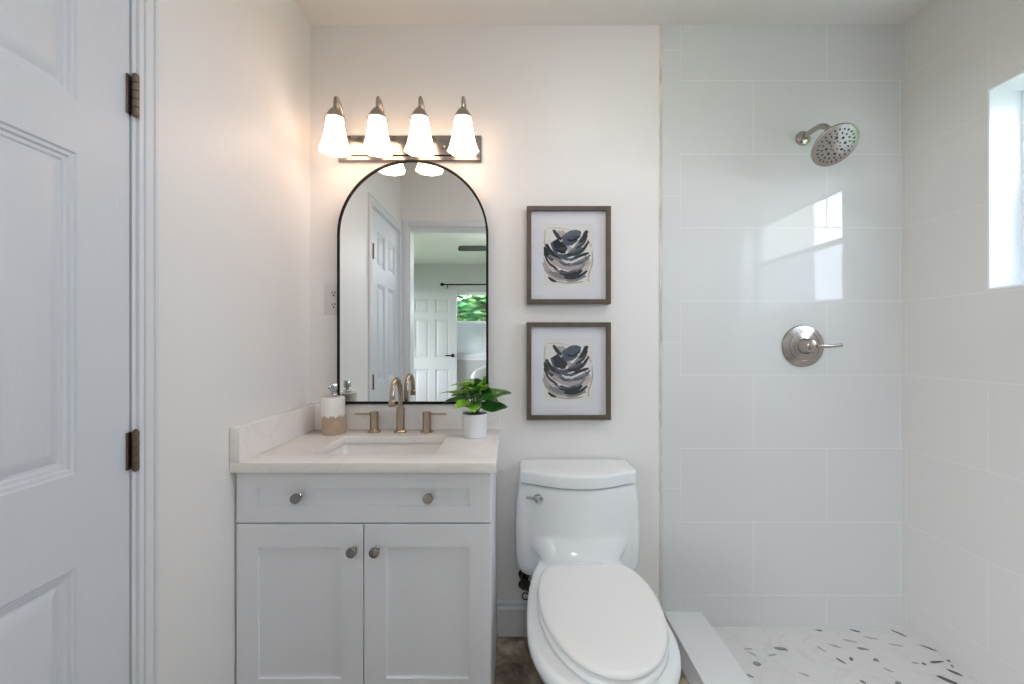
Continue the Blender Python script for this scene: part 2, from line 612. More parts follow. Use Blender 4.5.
def hinge(z0, z1, y, x):
    bm = B()
    h = z1 - z0
    n = 5
    for i in range(n):
        a = z0 + i * h / n
        lathe(bm, [(0.0062, 0.0005), (0.007, 0.0015), (0.007, h / n - 0.0015), (0.0062, h / n - 0.0005)], (x + 0.011, y, a), seg=14)
    lathe(bm, [(0.001, -0.004), (0.006, -0.001), (0.006, 0.001), (0.001, 0.001)], (x + 0.011, y, z0), seg=14)
    lathe(bm, [(0.003, -0.001), (0.006, 0.001), (0.001, 0.005)], (x + 0.011, y, z1), seg=14)
    box(bm, x - 0.0005, x + 0.0025, y - 0.012, y - 0.003, z0 + 0.002, z1 - 0.002, 0.0008)
    box(bm, x - 0.030, x + 0.001, y + 0.001, y + 0.003, z0 + 0.002, z1 - 0.002)
    return bm


for z0, z1 in ((1.717, 1.807), (0.934, 1.020)):
    o = obj('hinge', hinge(z0, z1, 0.955, XL - 0.001), M_hinge, door1)
    o['label'] = 'bronze hinge knuckle'

# ------------------------------------------------------------------ shower window
win = B()
fx0, fx1 = XR + 0.108, XR + 0.150
y0, y1, z0, z1 = WY0, WY1, WZ0, WZ1
zm = (z0 + z1) / 2 + 0.02
fw = 0.032
for a in ((y0, y0 + fw, z0, z1), (y1 - fw, y1, z0, z1), (y0 + fw, y1 - fw, z0, z0 + fw), (y0 + fw, y1 - fw, z1 - fw, z1)):
    box(win, fx0, fx1, a[0], a[1], a[2], a[3], 0.003)
window1 = struct('window_1', win, M_vinyl)
def sash(za, zb, xa, xb, name):
    bm = B(); s = 0.022
    ya, yb = y0 + fw, y1 - fw
    for a in ((ya, ya + s, za, zb), (yb - s, yb, za, zb), (ya + s, yb - s, za, za + s), (ya + s, yb - s, zb - s, zb)):
        box(bm, xa, xb, a[0], a[1], a[2], a[3], 0.003)
    so = obj('window_sash', bm, M_vinyl, window1)
    bm = B(); box(bm, (xa + xb) / 2 - 0.002, (xa + xb) / 2 + 0.002, ya + s, yb - s, za + s, zb - s)
    obj('window_pane', bm, M_glass, so, auto=False)
sash(z0 + fw, zm + 0.015, XR + 0.112, XR + 0.130, 'lower')
sash(zm - 0.015, z1 - fw, XR + 0.131, XR + 0.148, 'upper')
bm = B(); box(bm, XR + 0.1455, XR + 0.1475, y0 + fw, y1 - fw, z0 + fw, zm - 0.018)
o = obj('insect_screen', bm, M_screen, window1, auto=False)
o['label'] = 'grey insect screen over the lower half'

# ------------------------------------------------------------------ shower floor and curb
# stone chips scattered in the pale floor: (px, py, half length m, half width m, angle, tone)
chips = [(714, 628, .016, .006, 0, 1), (819, 630.5, .018, .004, -.2, 0), (855, 631, .022, .004, -.4, 0), (781, 649, .028, .012, -.2, 1), (757, 664, .016, .012, .3, 1),
         (841, 661, .020, .006, -1.1, 0), (851, 659, .013, .006, 1.0, 0), (863, 649, .024, .008, -.15, 1), (876, 660, .014, .010, .8, 1),
         (898, 633, .035, .004, -1.0, 0), (928, 648, .034, .005, -.85, 0), (937, 662, .034, .004, .1, 0), (924, 664, .008, .007, .4, 0),
         (955, 673, .030, .009, -.9, 0), (947, 680, .032, .012, -.8, 0), (949, 661, .010, .004, .3, 0), (898, 683, .014, .008, .3, 1), (863, 682, .012, .005, -1.1, 0),
         (750, 676, .016, .005, -.8, 1), (752, 654, .02, .005, -.9, 2), (748, 649, .02, .004, 0, 2), (835, 646, .03, .005, -.6, 2), (821, 649, .02, .004, -1.2, 2),
         (915, 663, .018, .005, 0, 2), (870, 638, .03, .003, -.3, 2), (850, 641, .03, .003, -.4, 2), (805, 675, .02, .003, -.7, 2), (895, 645, .03, .003, -.3, 2), (952, 666, .012, .004, .9, 1), (773, 655, .025, .003, .2, 2), (888, 670, .02, .003, -.9, 2)]
ZSF = 0.034
bm = B(); box(bm, 0.70, XR, YF, 1.797, 0, ZSF)
rnd = random.Random(3)


def chip(bm, x, y, a, b, ang, tone):
    pts = []
    n = 9
    for i in range(n):
        t = 2 * PI * i / n
        r = rnd.uniform(0.7, 1.15)
        px, py = a * r * math.cos(t), b * r * math.sin(t)
        pts.append(bm.verts.new((x + px * math.cos(ang) - py * math.sin(ang), y + px * math.sin(ang) + py * math.cos(ang), ZSF + 0.0006)))
    f = bm.faces.new(pts)
    f.material_index = 1 + tone


for px, py, a, b, ang, tone in chips:
    Y = (HC - ZSF) * F / (py - 342)
    X = (px - 512) * Y / F
    if Y < 1.785:
        chip(bm, X, Y, a * 0.9, max(b, .006), ang, tone)
for i in range(36):
    x, y = rnd.uniform(0.83, 1.58), rnd.uniform(0.32, 1.25)
    chip(bm, x, y, rnd.uniform(.01, .03), rnd.uniform(.004, .01), rnd.uniform(0, 3), rnd.choice((0, 1, 2, 2)))
struct('floor_shower', bm, [M_shfloor, M_chip_d, M_chip_m, M_chip_l], auto=False)
bm = B()
box(bm, 0.632, 0.787, YF + 0.001, 1.797, 0, 0.080)
box(bm, 0.630, 0.789, YF + 0.001, 1.797, 0.080, 0.098, 0.0025)
o = struct('trim_6', bm, M_curb)
o['label'] = 'white stone curb at the edge of the shower'

# ------------------------------------------------------------------ countertop with splashes
ZK, CT = 0.857, 0.030
CX0, CX1, CY0, CY1 = -0.842, -0.048, 1.285, 1.802
HX0, HX1, HY0, HY1 = -0.640, -0.250, 1.389, 1.654
bm = B()
xs = [CX0 + 0.001, HX0, HX1, CX1]; ys = [CY0, HY0, HY1, CY1 - 0.001]
for zz, top in ((ZK, 1), (ZK - CT, 0)):
    V = [[bm.verts.new((x, y, zz)) for y in ys] for x in xs]
    if top: VT = V
    else: VBm = V
    for i in range(3):
        for j in range(3):
            if (i, j) != (1, 1):
                bm.faces.new((V[i][j], V[i + 1][j], V[i + 1][j + 1], V[i][j + 1]))
def strip(loop):
    for k in range(len(loop)):
        (i, j), (p, q) = loop[k], loop[(k + 1) % len(loop)]
        bm.faces.new((VT[i][j], VT[p][q], VBm[p][q], VBm[i][j]))
strip([(0, 0), (1, 0), (2, 0), (3, 0), (3, 1), (3, 2), (3, 3), (2, 3), (1, 3), (0, 3), (0, 2), (0, 1)])
strip([(1, 1), (2, 1), (2, 2), (1, 2)])
bmesh.ops.recalc_face_normals(bm, faces=bm.faces)
es = [e for e in bm.edges if len(e.link_faces) == 2 and e.link_faces[0].normal.angle(e.link_faces[1].normal) > 1]
bmesh.ops.bevel(bm, geom=es, offset=0.0018, segments=2, affect='EDGES', profile=0.5)
counter = thing('countertop', (-0.445, 1.54, ZK - CT), 'white quartz vanity countertop with a rectangular sink cutout and raised splashes', 'countertop')
obj('slab', bm, M_quartz, counter)
bm = B(); box(bm, XL + 0.001, XL + 0.031, CY0, YB - 0.001, ZK, 0.961, 0.0015)
obj('side_splash', bm, M_quartz, counter)
bm = B(); box(bm, XL + 0.031, CX1, 1.775, YB - 0.001, ZK, 0.961, 0.0015)
obj('back_splash', bm, M_quartz, counter)

# undermount sink
bm = B()
def rrect(x0, x1, y0, y1, z, r, n=6):
    pts = []
    for cx, cy, a0 in ((x1 - r, y1 - r, 0), (x0 + r, y1 - r, 90), (x0 + r, y0 + r, 180), (x1 - r, y0 + r, 270)):
        for k in range(n + 1):
            a = math.radians(a0 + 90 * k / n)
            pts.append(Vector((cx + r * math.cos(a), cy + r * math.sin(a), z)))
    return pts
zt = ZK - CT
g = 0.006
rings = [rrect(HX0 - .03, HX1 + .03, HY0 - .03, HY1 + .03, zt - 0.001, 0.03),
         rrect(HX0 - g, HX1 + g, HY0 - g, HY1 + g, zt - 0.001, 0.018),
         rrect(HX0 - g + .002, HX1 + g - .002, HY0 - g + .002, HY1 + g - .002, zt - 0.004, 0.018),
         rrect(HX0 + .006, HX1 - .006, HY0 + .006, HY1 - .006, zt - 0.10, 0.03),
         rrect(HX0 + .018, HX1 - .018, HY0 + .018, HY1 - .018, zt - 0.125, 0.04),
         rrect(HX0 + .05, HX1 - .05, HY0 + .04, HY1 - .04, zt - 0.132, 0.04),
         rrect(-.47, -.42, 1.50, 1.55, zt - 0.136, 0.0249)]
loft(bm, rings, cap0=False, cap1=False)
outer = [rrect(HX0 - .03, HX1 + .03, HY0 - .03, HY1 + .03, zt - 0.001, 0.03),
         rrect(HX0 - .03, HX1 + .03, HY0 - .03, HY1 + .03, zt - 0.015, 0.03),
         rrect(HX0 - .008, HX1 + .008, HY0 - .008, HY1 + .008, zt - 0.02, 0.03),
         rrect(HX0 + .01, HX1 - .01, HY0 + .01, HY1 - .01, zt - 0.145, 0.04)]
loft(bm, outer, cap0=False, cap1=True)
bmesh.ops.remove_doubles(bm, verts=bm.verts, dist=0.0001)
sink = thing('sink', (-0.445, 1.52, zt - 0.145), 'white rectangular undermount sink set in the vanity countertop', 'sink')
obj('basin', bm, M_sink, sink)
bm = B(); lathe(bm, [(0.001, 0.002), (0.018, 0.003), (0.021, 0.001), (0.024, 0.0005), (0.024, -0.003)], (-.445, 1.525, zt - 0.1355))
obj('drain', bm, M_champ, sink)

# ------------------------------------------------------------------ vanity cabinet
YC = 1.31      # face of the doors
vx0, vx1 = -0.8365, -0.064
van = thing('vanity_cabinet', (-0.45, 1.55, 0), 'white shaker vanity cabinet with one drawer front above two doors', 'cabinet')
bm = B()
for a in ((vx0 + .004, vx0 + .022), (vx1 - .018, vx1 + .001)):
    box(bm, a[0], a[1], YC + 0.021, YB - 0.016, 0, zt)
box(bm, vx0 + .022, vx1 - .018, YC + 0.021, YB - 0.016, 0.11, 0.128)
box(bm, vx0 + .022, vx1 - .018, YB - 0.026, YB - 0.016, 0.128, zt - 0.16)
box(bm, vx0 + .022, vx1 - .018, YC + 0.021, YC + 0.039, 0.655, 0.675)
box(bm, vx0 + .022, vx1 - .018, YC + 0.021, YC + 0.039, zt - 0.03, zt)
box(bm, vx0 + .022, vx1 - .018, YC + 0.075, YC + 0.09, 0, 0.11)
obj('carcass', bm, M_cab, van)


def shaker(x0, x1, z0, z1, st, y=YC, t=0.019, rec=0.008, sz=None):
    sz = sz or st
    bm = B()
    outer = [(x0, z0), (x1, z0), (x1, z1), (x0, z1)]
    inner = [(x0 + st, z0 + sz), (x1 - st, z0 + sz), (x1 - st, z1 - sz), (x0 + st, z1 - sz)]
    r = [[Vector((x, yy, z)) for x, z in q] for q, yy in
         ((outer, y + t), (outer, y + 0.0015), ([(x0 + .0015, z0 + .0015), (x1 - .0015, z0 + .0015), (x1 - .0015, z1 - .0015), (x0 + .0015, z1 - .0015)], y),
          (inner, y), ([(a + (0.001 if a < (x0 + x1) / 2 else -0.001), b + (0.001 if b < (z0 + z1) / 2 else -0.001)) for a, b in inner], y + rec))]
    loft(bm, r)
    return bm


def knob(x, z, parent, y=YC + 0.0):
    bm = B()
    lathe(bm, [(0.0085, 0.0), (0.0085, 0.002), (0.0050, 0.004), (0.0045, 0.014), (0.0080, 0.018), (0.0142, 0.020), (0.0152, 0.022), (0.0152, 0.029), (0.0138, 0.031), (0.0001, 0.0315)], (x, y, z), axis='Y', seg=28)
    return obj('knob', bm, M_knob, parent)


drawer = obj('drawer', shaker(vx0, vx1, 0.6685, 0.822, 0.064, sz=0.050), M_cab, van)
knob(-0.648, 0.748, drawer, YC + 0.007)
knob(-0.252, 0.748, drawer, YC + 0.007)
d1 = obj('door', shaker(vx0, -0.4515, 0.125, 0.664, 0.066, sz=0.070), M_cab, van)
knob(-0.479, 0.590, d1)
d2 = obj('door', shaker(-0.4485, vx1, 0.125, 0.664, 0.066, sz=0.070), M_cab, van)
knob(-0.410, 0.590, d2)

# ------------------------------------------------------------------ faucet
fy = 1.725
fau = thing('bathroom_faucet', (-0.445, fy, ZK), 'champagne nickel widespread faucet with gooseneck spout and two lever handles behind the sink', 'faucet')
bm = B()
lathe(bm, [(0.026, 0), (0.026, 0.003), (0.0235, 0.006), (0.0175, 0.010), (0.0165, 0.014), (0.0165, 0.094), (0.0155, 0.099), (0.0105, 0.101), (0.010, 0.11)], (-0.445, fy, ZK), seg=28)
z = ZK + 0.10
R = 0.062
pts = [(-0.445, fy, z), (-0.445, fy, z + 0.03), (-0.445, fy, 1.002)]
for k in range(1, 19):
    a = PI * k / 18
    pts.append((-0.445, fy - R + R * math.cos(a), 1.002 + 0.070 * math.sin(a)))
pts.append((-0.445, fy - 2 * R, 0.995))
tube(bm, pts, 0.0098, 16)
lathe(bm, [(0.0115, 0), (0.0125, 0.002), (0.0125, 0.02), (0.0105, 0.022)], (-0.445, fy - 2 * R, 0.978), seg=24)
obj('spout', bm, M_champ, fau)
for s in (-1, 1):
    hx = -0.445 + s * 0.105
    bm = B()
    lathe(bm, [(0.026, 0), (0.026, 0.003), (0.0235, 0.006), (0.0185, 0.010), (0.0172, 0.014), (0.0172, 0.080), (0.0155, 0.082), (0.0001, 0.082)], (hx, fy, ZK), seg=28)
    h = obj('handle', bm, M_champ, fau)
    bm = B()
    box(bm, hx + s * 0.012, hx + s * 0.078, fy - 0.006, fy + 0.006, ZK + 0.069, ZK + 0.076, 0.002)
    obj('lever', bm, M_champ, h)

# ------------------------------------------------------------------ soap dispenser
sx, sy = -0.703, 1.70
soap = thing('soap_dispenser', (sx, sy, ZK), 'round white and sandy tan ceramic soap dispenser with chrome pump', 'soap dispenser')
bm = B()
n = 64
edge = [0.928 + 0.0035 * math.sin(i * 0.9) + 0.0035 * math.sin(i * 2.3 + 1) for i in range(n)]
edge[-1] = edge[0]
def cyl(r, zf):
    return [Vector((sx + r * math.cos(2 * PI * i / n), sy + r * math.sin(2 * PI * i / n), zf(i))) for i in range(n)]
loft(bm, [cyl(0.040, lambda i: ZK), cyl(0.0425, lambda i: ZK + .003), cyl(0.0425, lambda i: edge[i])], cap1=False)
obj('clay_base', bm, M_bottle_t, soap)
bm = B()
loft(bm, [cyl(0.0425, lambda i: edge[i]), cyl(0.0435, lambda i: edge[i] + 0.001), cyl(0.0435, lambda i: 0.998), cyl(0.0415, lambda i: 1.001), cyl(0.014, lambda i: 1.002), cyl(0.012, lambda i: 1.001)], cap0=False)
obj('glazed_body', bm, M_bottle_w, soap)
bm = B()
lathe(bm, [(0.0165, 0), (0.0165, 0.010), (0.014, 0.013), (0.009, 0.015), (0.009, 0.022), (0.013, 0.024), (0.0150, 0.028), (0.0150, 0.050), (0.013, 0.053), (0.0001, 0.053)], (sx, sy, 1.001), seg=24)
tube(bm, [(sx, sy, 1.044), (sx - .004, sy - 0.022, 1.043), (sx - .006, sy - 0.032, 1.039)], [0.0055, 0.0045, 0.004], 12)
obj('pump', bm, M_chrome, soap)

# ------------------------------------------------------------------ potted plant
px_, py_ = -0.143, 1.648
plant = thing('potted_plant', (px_, py_, ZK), 'small green leafy plant in a smooth white pot on the countertop', 'plant')
bm = B()
lathe(bm, [(0.001, 0.0), (0.043, 0.0), (0.0455, 0.003), (0.0485, 0.086), (0.0485, 0.089), (0.0455, 0.089), (0.0445, 0.083), (0.001, 0.081)], (px_, py_, ZK), seg=48, cap0=False, cap1=False)
obj('pot', bm, M_pot, plant)
bm = B()
lathe(bm, [(0.045, 0.0), (0.044, 0.003), (0.02, 0.006), (0.0001, 0.006)], (px_, py_, ZK + 0.0795), seg=30)
obj('soil', bm, M_soil, plant)


def leaf(bm, base, direction, length, width, droop, roll=0.0, mi=0, fold=0.25):
    d = Vector(direction).normalized()
    side = d.cross(Vector((0, 0, 1)))
    if side.length < 0.1: side = Vector((1, 0, 0))
    side.normalize()
    side = Matrix.Rotation(roll, 3, d) @ side
    nrm = side.cross(d).normalized()
    N = 10
    rows = []
    for i in range(N + 1):
        t = i / N
        wv = width * (math.sin(PI * min(1, t ** 0.8)) ** 0.75) * (1 - 0.25 * t)
        c = Vector(base) + d * length * t - Vector((0, 0, 1)) * droop * length * t * t
        row = []
        for k in (-1, -0.55, 0, 0.55, 1):
            lift = fold * abs(k) * wv * 0.8 - 0.10 * wv * (k * k) + 0.05 * wv * math.sin(t * 9 + k)
            row.append(bm.verts.new(c + side * wv * 0.5 * k + nrm * lift))
        rows.append(row)
    for a, b_ in zip(rows, rows[1:]):
        for i in range(4):
            f = bm.faces.new((a[i], a[i + 1], b_[i + 1], b_[i]))
            f.material_index = mi
    return Vector(base)


c0 = Vector((px_, py_, ZK + 0.084))
# tip-oriented: base offset, direction, length, width, droop, roll, bright?
L = [((-.010, -.005, .055), (-1.0, -.15, .45), .108, .050, .35, .2, 1),
     ((.000, .000, .062), (-.65, .2, .7), .085, .048, .45, .3, 1),
     ((-.005, .010, .060), (-.85, .5, .25), .080, .050, .35, -.4, 0),
     ((.010, .000, .070), (.25, -.2, .75), .065, .050, .4, .5, 1),
     ((.012, .005, .060), (.55, .5, .85), .075, .050, .4, -.3, 1),
     ((.015, .000, .050), (1.0, -.05, .30), .105, .050, .15, .5, 0),
     ((.012, -.010, .045), (.8, -.5, .35), .080, .052, .4, .3, 0),
     ((.018, .000, .022), (1.0, .1, .10), .085, .040, .12, .9, 0),
     ((-.010, -.012, .035), (-.6, -.7, .30), .070, .046, .5, -.2, 1),
     ((.000, -.015, .030), (.1, -1, .25), .060, .048, .5, .2, 1),
     ((-.015, .005, .040), (-1, .1, .15), .085, .046, .25, .5, 0),
     ((.000, -.004, .066), (-.1, -.5, .9), .062, .050, .7, 0, 1),
     ((-.002, -.006, .060), (-.2, -.75, .55), .058, .050, .5, .3, 0),
     ((.006, .002, .066), (.7, -.15, .6), .070, .048, .5, -.4, 1),
     ((-.006, .004, .066), (-.25, .1, 1), .055, .042, .5, .8, 0),
     ((.010, .012, .045), (.8, .7, .3), .075, .050, .35, .2, 0),
     ((-.010, .012, .045), (-.7, .8, .3), .075, .048, .35, -.2, 0)]
bml = B(); bms = B()
for off, d, ln, wd, dr, ro, br in L:
    off = (off[0] * 1.25, off[1] * 1.25, off[2] * 1.22)
    b0 = c0 + Vector(off)
    leaf(bml, b0, d, ln * 1.25, wd * 1.5, dr * 0.9, ro, br, 0.30)
    tube(bms, [c0 + Vector((off[0] * 0.4, off[1] * 0.4, -0.005)), c0 + Vector((off[0] * 0.7, off[1] * 0.7, off[2] * 0.5)), b0], 0.0022, 6)
o = obj('leaves', bml, [M_leaf, M_leaf2], plant, angle=80)
obj('stems', bms, M_stem, plant)

# ------------------------------------------------------------------ arched mirror
MX, MR, MZ0, MZ1 = -0.4065, 0.309, 0.9645, 1.963
def arch(r, zb, y, n=48):
    zc = MZ1 - MR
    pts = [Vector((MX - r, y, zb)), Vector((MX + r, y, zb))]
    for k in range(n + 1):
        a = PI * k / n
        pts.append(Vector((MX + r * math.cos(a), y, zc + r * math.sin(a))))
    return pts
mirror = thing('wall_mirror', (MX, 1.79, MZ0), 'tall arched wall mirror with a thin black frame above the sink', 'mirror')
bm = B()
fwm = 0.0085
loft(bm, [arch(MR - fwm, MZ0 + fwm, 1.775), arch(MR - fwm, MZ0 + fwm, 1.766), arch(MR, MZ0, 1.766), arch(MR, MZ0, 1.794), arch(MR - fwm, MZ0 + fwm, 1.794), arch(MR - fwm, MZ0 + fwm, 1.775)], cap0=False, cap1=False)
bmesh.ops.remove_doubles(bm, verts=bm.verts, dist=1e-5)
obj('frame', bm, M_black, mirror)
bm = B()
loft(bm, [arch(MR - fwm + .001, MZ0 + fwm - .001, 1.790), arch(MR - fwm + .001, MZ0 + fwm - .001, 1.771)])
obj('glass', bm, M_mirror, mirror, auto=False)

# ------------------------------------------------------------------ outlet
out = thing('wall_outlet', (-0.741, YB, 1.33), 'ivory duplex wall outlet left of the mirror', 'outlet')
bm = B(); box(bm, -0.781, -0.701, YB - 0.006, YB, 1.329, 1.458, 0.002)
obj('cover_plate', bm, M_plastic, out)
for zc_ in (1.418, 1.369):
    bm = B()
    lathe(bm, [(0.0165, 0), (0.0165, 0.0025), (0.0155, 0.003), (0.0001, 0.003)], (-0.741, YB - 0.0055, zc_), axis='Y', seg=20)
    r = obj('receptacle', bm, M_plastic, out)
    bm = B()
    for dx in (-0.006, 0.006):
        box(bm, -0.741 + dx - 0.0018, -0.741 + dx + 0.0018, YB - 0.0090, YB - 0.0084, zc_ + 0.001, zc_ + 0.009)
    lathe(bm, [(0.0035, 0), (0.0035, 0.0006)], (-0.741, YB - 0.0084, zc_ - 0.007), axis='Y', seg=12)
    obj('slot', bm, M_slot, r, auto=False)

# ------------------------------------------------------------------ vanity light
vl = thing('vanity_light', (-0.424, YB, 2.02), 'four lamp brushed nickel vanity light bar with frosted bell shades', 'wall light')
bx0, bx1, bz0, bz1 = -0.720, -0.128, 1.966, 2.073
bm = B()
def rr(x0, x1, z0, z1, y):
    return [Vector((x0, y, z0)), Vector((x1, y, z0)), Vector((x1, y, z1)), Vector((x0, y, z1))]
def ins(k): return (bx0 + k, bx1 - k, bz0 + k, bz1 - k)
loft(bm, [rr(*ins(0), YB - 0.0005), rr(*ins(0), YB - 0.012), rr(*ins(0.004), YB - 0.015), rr(*ins(0.018), YB - 0.017), rr(*ins(0.022), YB - 0.024), rr(*ins(0.030), YB - 0.026)])
obj('back_plate', bm, M_nick, vl, angle=20)
bm = B(); lathe(bm, [(0.0045, 0), (0.0045, 0.004), (0.003, 0.007), (0.0001, 0.008)], (-0.276, YB - 0.025, 2.02), axis='Y', seg=14)
obj('mounting_nut', bm, M_chrome, vl)
ly = 1.675
for k, lx in enumerate((-0.686, -0.522, -0.357, -0.190)):
    bm = B()
    lathe(bm, [(0.019, 0), (0.019, 0.004), (0.013, 0.008), (0.008, 0.010)], (lx, YB - 0.024, 2.045), axis='Y', seg=24)
    P = bez([(lx, YB - 0.03, 2.045), (lx, YB - 0.036, 2.060), (lx, YB - 0.034, 2.090), (lx, YB - 0.048, 2.125), (lx, YB - 0.072, 2.155), (lx, ly + 0.026, 2.171), (lx, ly + 0.008, 2.168), (lx, ly, 2.150), (lx, ly, 2.115)], 8)
    tube(bm, P, 0.0068, 12)
    arm = obj('arm', bm, M_nick, vl)
    bm = B()
    lathe(bm, [(0.0085, 0.042), (0.013, 0.038), (0.020, 0.031), (0.027, 0.020), (0.033, 0.008), (0.038, -0.003), (0.0365, -0.003), (0.031, 0.008), (0.0001, 0.012)], (lx, ly, 2.084), seg=28)
    for a in (0.5, 2.6, 4.7):
        q = Vector((lx + 0.035 * math.cos(a), ly + 0.035 * math.sin(a), 2.083))
        tube(bm, [q, q + Vector((0.004 * math.cos(a), 0.004 * math.sin(a), -0.004))], 0.003, 8)
    obj('shade_holder', bm, M_nick, arm)
    # octagonal bell shade, open below
    bm = B()
    prof = [(0.029, 2.094), (0.034, 2.084), (0.038, 2.064), (0.042, 2.038), (0.047, 2.012), (0.054, 1.985), (0.062, 1.962), (0.067, 1.955)]
    prof = [(a_ * 0.94, b_ + (2.094 - b_) * 0.02) for a_, b_ in prof]
    def ring(r, z, sharp):
        pts = []
        nn = 48
        for i in range(nn):
            a = 2 * PI * i / nn
            seg = PI / 4
            ph = (a % seg) - seg / 2
            oc = math.cos(seg / 2) / math.cos(ph)
            pts.append(Vector((lx + r * (1 - sharp + sharp * oc) * math.cos(a), ly + r * (1 - sharp + sharp * oc) * math.sin(a), z)))
        return pts
    rings = [ring(r, z, min(1, 0.2 + i * 0.13)) for i, (r, z) in enumerate(prof)]
    rings += [ring(r - 0.003, z, min(1, 0.2 + (len(prof) - 1 - i) * 0.13)) for i, (r, z) in enumerate(reversed(prof))]
    loft(bm, rings, cap0=False, cap1=False)
    sh = obj('lamp_shade', bm, M_shade, arm, angle=40)

# ------------------------------------------------------------------ framed pictures
def P2(x, y):   # crop pixels of the print -> local print coordinates in metres (x right, z up)
    return ((x - 300) / 595 * 87 / 244, -(y - 350) / 684 * 100 / 244)
# strokes: points, half width (crop px), tone
M_s = [mat('ink_black', (0.022, 0.023, 0.032), 0.8), mat('ink_slate', (0.085, 0.105, 0.15), 0.8), mat('ink_grey', (0.23, 0.225, 0.24), 0.8), mat('ink_taupe', (0.46, 0.41, 0.41), 0.8), mat('ink_blush', (0.62, 0.55, 0.55), 0.8)]
strokes = [
    ([(140, 170), (135, 250), (150, 350)], 5, 4), ([(150, 160), (230, 160), (300, 172)], 3, 4),
    ([(130, 400), (190, 470), (300, 490), (400, 440), (450, 380)], 26, 4),
    ([(150, 330), (220, 400), (330, 430), (420, 390)], 22, 3),
    ([(125, 370), (150, 440), (230, 500), (330, 520), (420, 490)], 11, 2),
    ([(230, 180), (260, 240), (300, 300), (350, 320)], 14, 3),
    ([(250, 180), (290, 240)], 16, 3),
    ([(195, 172), (225, 215), (250, 240)], 11, 0),
    ([(260, 240), (300, 215), (345, 200), (385, 205)], 24, 1),
    ([(255, 262), (310, 262), (360, 235)], 16, 1),
    ([(425, 180), (395, 240), (350, 300), (300, 340)], 15, 2),
    ([(430, 178), (405, 225), (380, 262)], 12, 0),
    ([(460, 290), (420, 240), (400, 300), (360, 330)], 7, 4),
    ([(205, 245), (235, 290), (285, 318)], 30, 0),
    ([(215, 345), (270, 355), (330, 335), (390, 290)], 13, 1),
    ([(145, 270), (175, 320), (215, 360), (270, 410)], 12, 0),
    ([(130, 290), (155, 340), (192, 385)], 12, 0),
    ([(160, 350), (230, 380), (290, 420)], 8, 2),
    ([(310, 385), (370, 355), (440, 332)], 9, 0),
    ([(300, 430), (370, 400), (440, 365)], 15, 2),
    ([(220, 415), (290, 440), (370, 425), (440, 400)], 10, 3),
    ([(185, 470), (240, 480), (300, 495), (350, 490)], 12, 2),
    ([(240, 462), (300, 480), (350, 475), (390, 445)], 17, 0),
    ([(270, 500), (320, 505), (380, 490), (430, 455)], 9, 0),
    ([(160, 498), (185, 518), (215, 530)], 8, 0),
    ([(215, 530), (300, 540), (400, 530)], 5, 3),
    ([(462, 320), (465, 400), (440, 480), (438, 530)], 4, 3),
    ([(125, 350), (130, 410), (170, 460)], 8, 3),
    ([(350, 300), (400, 270), (430, 210)], 6, 0),
    ([(180, 260), (210, 330), (280, 375), (350, 370)], 8, 1), ([(290, 345), (350, 340), (400, 310), (440, 250)], 9, 0),
    ([(130, 330), (165, 400), (225, 445)], 7, 0), ([(240, 395), (280, 415), (310, 405)], 7, 1),
    ([(330, 410), (390, 400), (450, 345)], 6, 1), ([(200, 440), (260, 468), (330, 460), (400, 430)], 6, 1),
    ([(290, 240), (330, 245), (375, 220)], 8, 0), ([(120, 400), (150, 465), (215, 510), (290, 522)], 6, 3),
    ([(420, 350), (400, 420), (350, 460)], 6, 2)]
def picture(zc, label):
    cx = 0.2336
    t = thing('framed_picture', (cx, YB, zc - 0.2), label, 'picture', 'framed abstract prints on the back wall')
    hw, hh, f = 0.1725, 0.2005, 0.0185
    y0_, y1_ = YB - 0.032, YB - 0.002
    bm = B()
    def R(a, b, y): return [Vector((cx - a, y, zc - b)), Vector((cx + a, y, zc - b)), Vector((cx + a, y, zc + b)), Vector((cx - a, y, zc + b))]
    loft(bm, [R(hw, hh, y1_), R(hw, hh, y0_ + .001), R(hw - .001, hh - .001, y0_), R(hw - f + .001, hh - f + .001, y0_), R(hw - f, hh - f, y0_ + .001), R(hw - f, hh - f, y1_)], cap0=False, cap1=False)
    obj('frame', bm, M_frame, t)
    bm = B()
    a, b = hw - f, hh - f
    pa, pb, pz = 0.103, 0.129, 0.0
    my = YB - 0.016
    loft(bm, [R(a, b, YB - 0.003), R(a, b, my), R(pa, pb, my), R(pa - .001, pb - .001, my + 0.0015)], cap0=True, cap1=False)
    obj('mat_board', bm, M_mat, t, auto=False)
    bm = B()
    f0 = bm.faces.new([bm.verts.new(v) for v in R(pa, pb, my + 0.0008)])
    rg = random.Random(5)
    yy = my + 0.0007
    for pts, hwid, tone in strokes:
        hwid = hwid * 1.22
        Q = bez([(p[0], 0, p[1]) for p in pts], 7)
        prev = None
        n_ = len(Q) - 1
        yy -= 0.00002
        for i, q in enumerate(Q):
            tdir = (Q[min(i + 1, n_)] - Q[max(i - 1, 0)]).normalized()
            nn = Vector((-tdir.z, 0, tdir.x))
            tt = i / n_
            wd = hwid * (0.62 + 0.38 * math.sin(PI * tt) ** 0.7) * rg.uniform(0.82, 1.08)
            pr = []
            for sgn in (-1, 1):
                c = q + nn * wd * sgn
                x, z = P2(c.x, c.z)
                pr.append(bm.verts.new((cx + x, yy, zc + z)))
            if prev:
                fc = bm.faces.new((prev[0], prev[1], pr[1], pr[0]))
                fc.material_index = 1 + tone
            prev = pr
    obj('print', bm, [M_paper] + M_s, t, auto=False)
    bm = B(); box(bm, cx - a, cx + a, y0_ + 0.004, y0_ + 0.006, zc - b, zc + b)
    obj('glass', bm, M_picglass, t, auto=False)
    return t
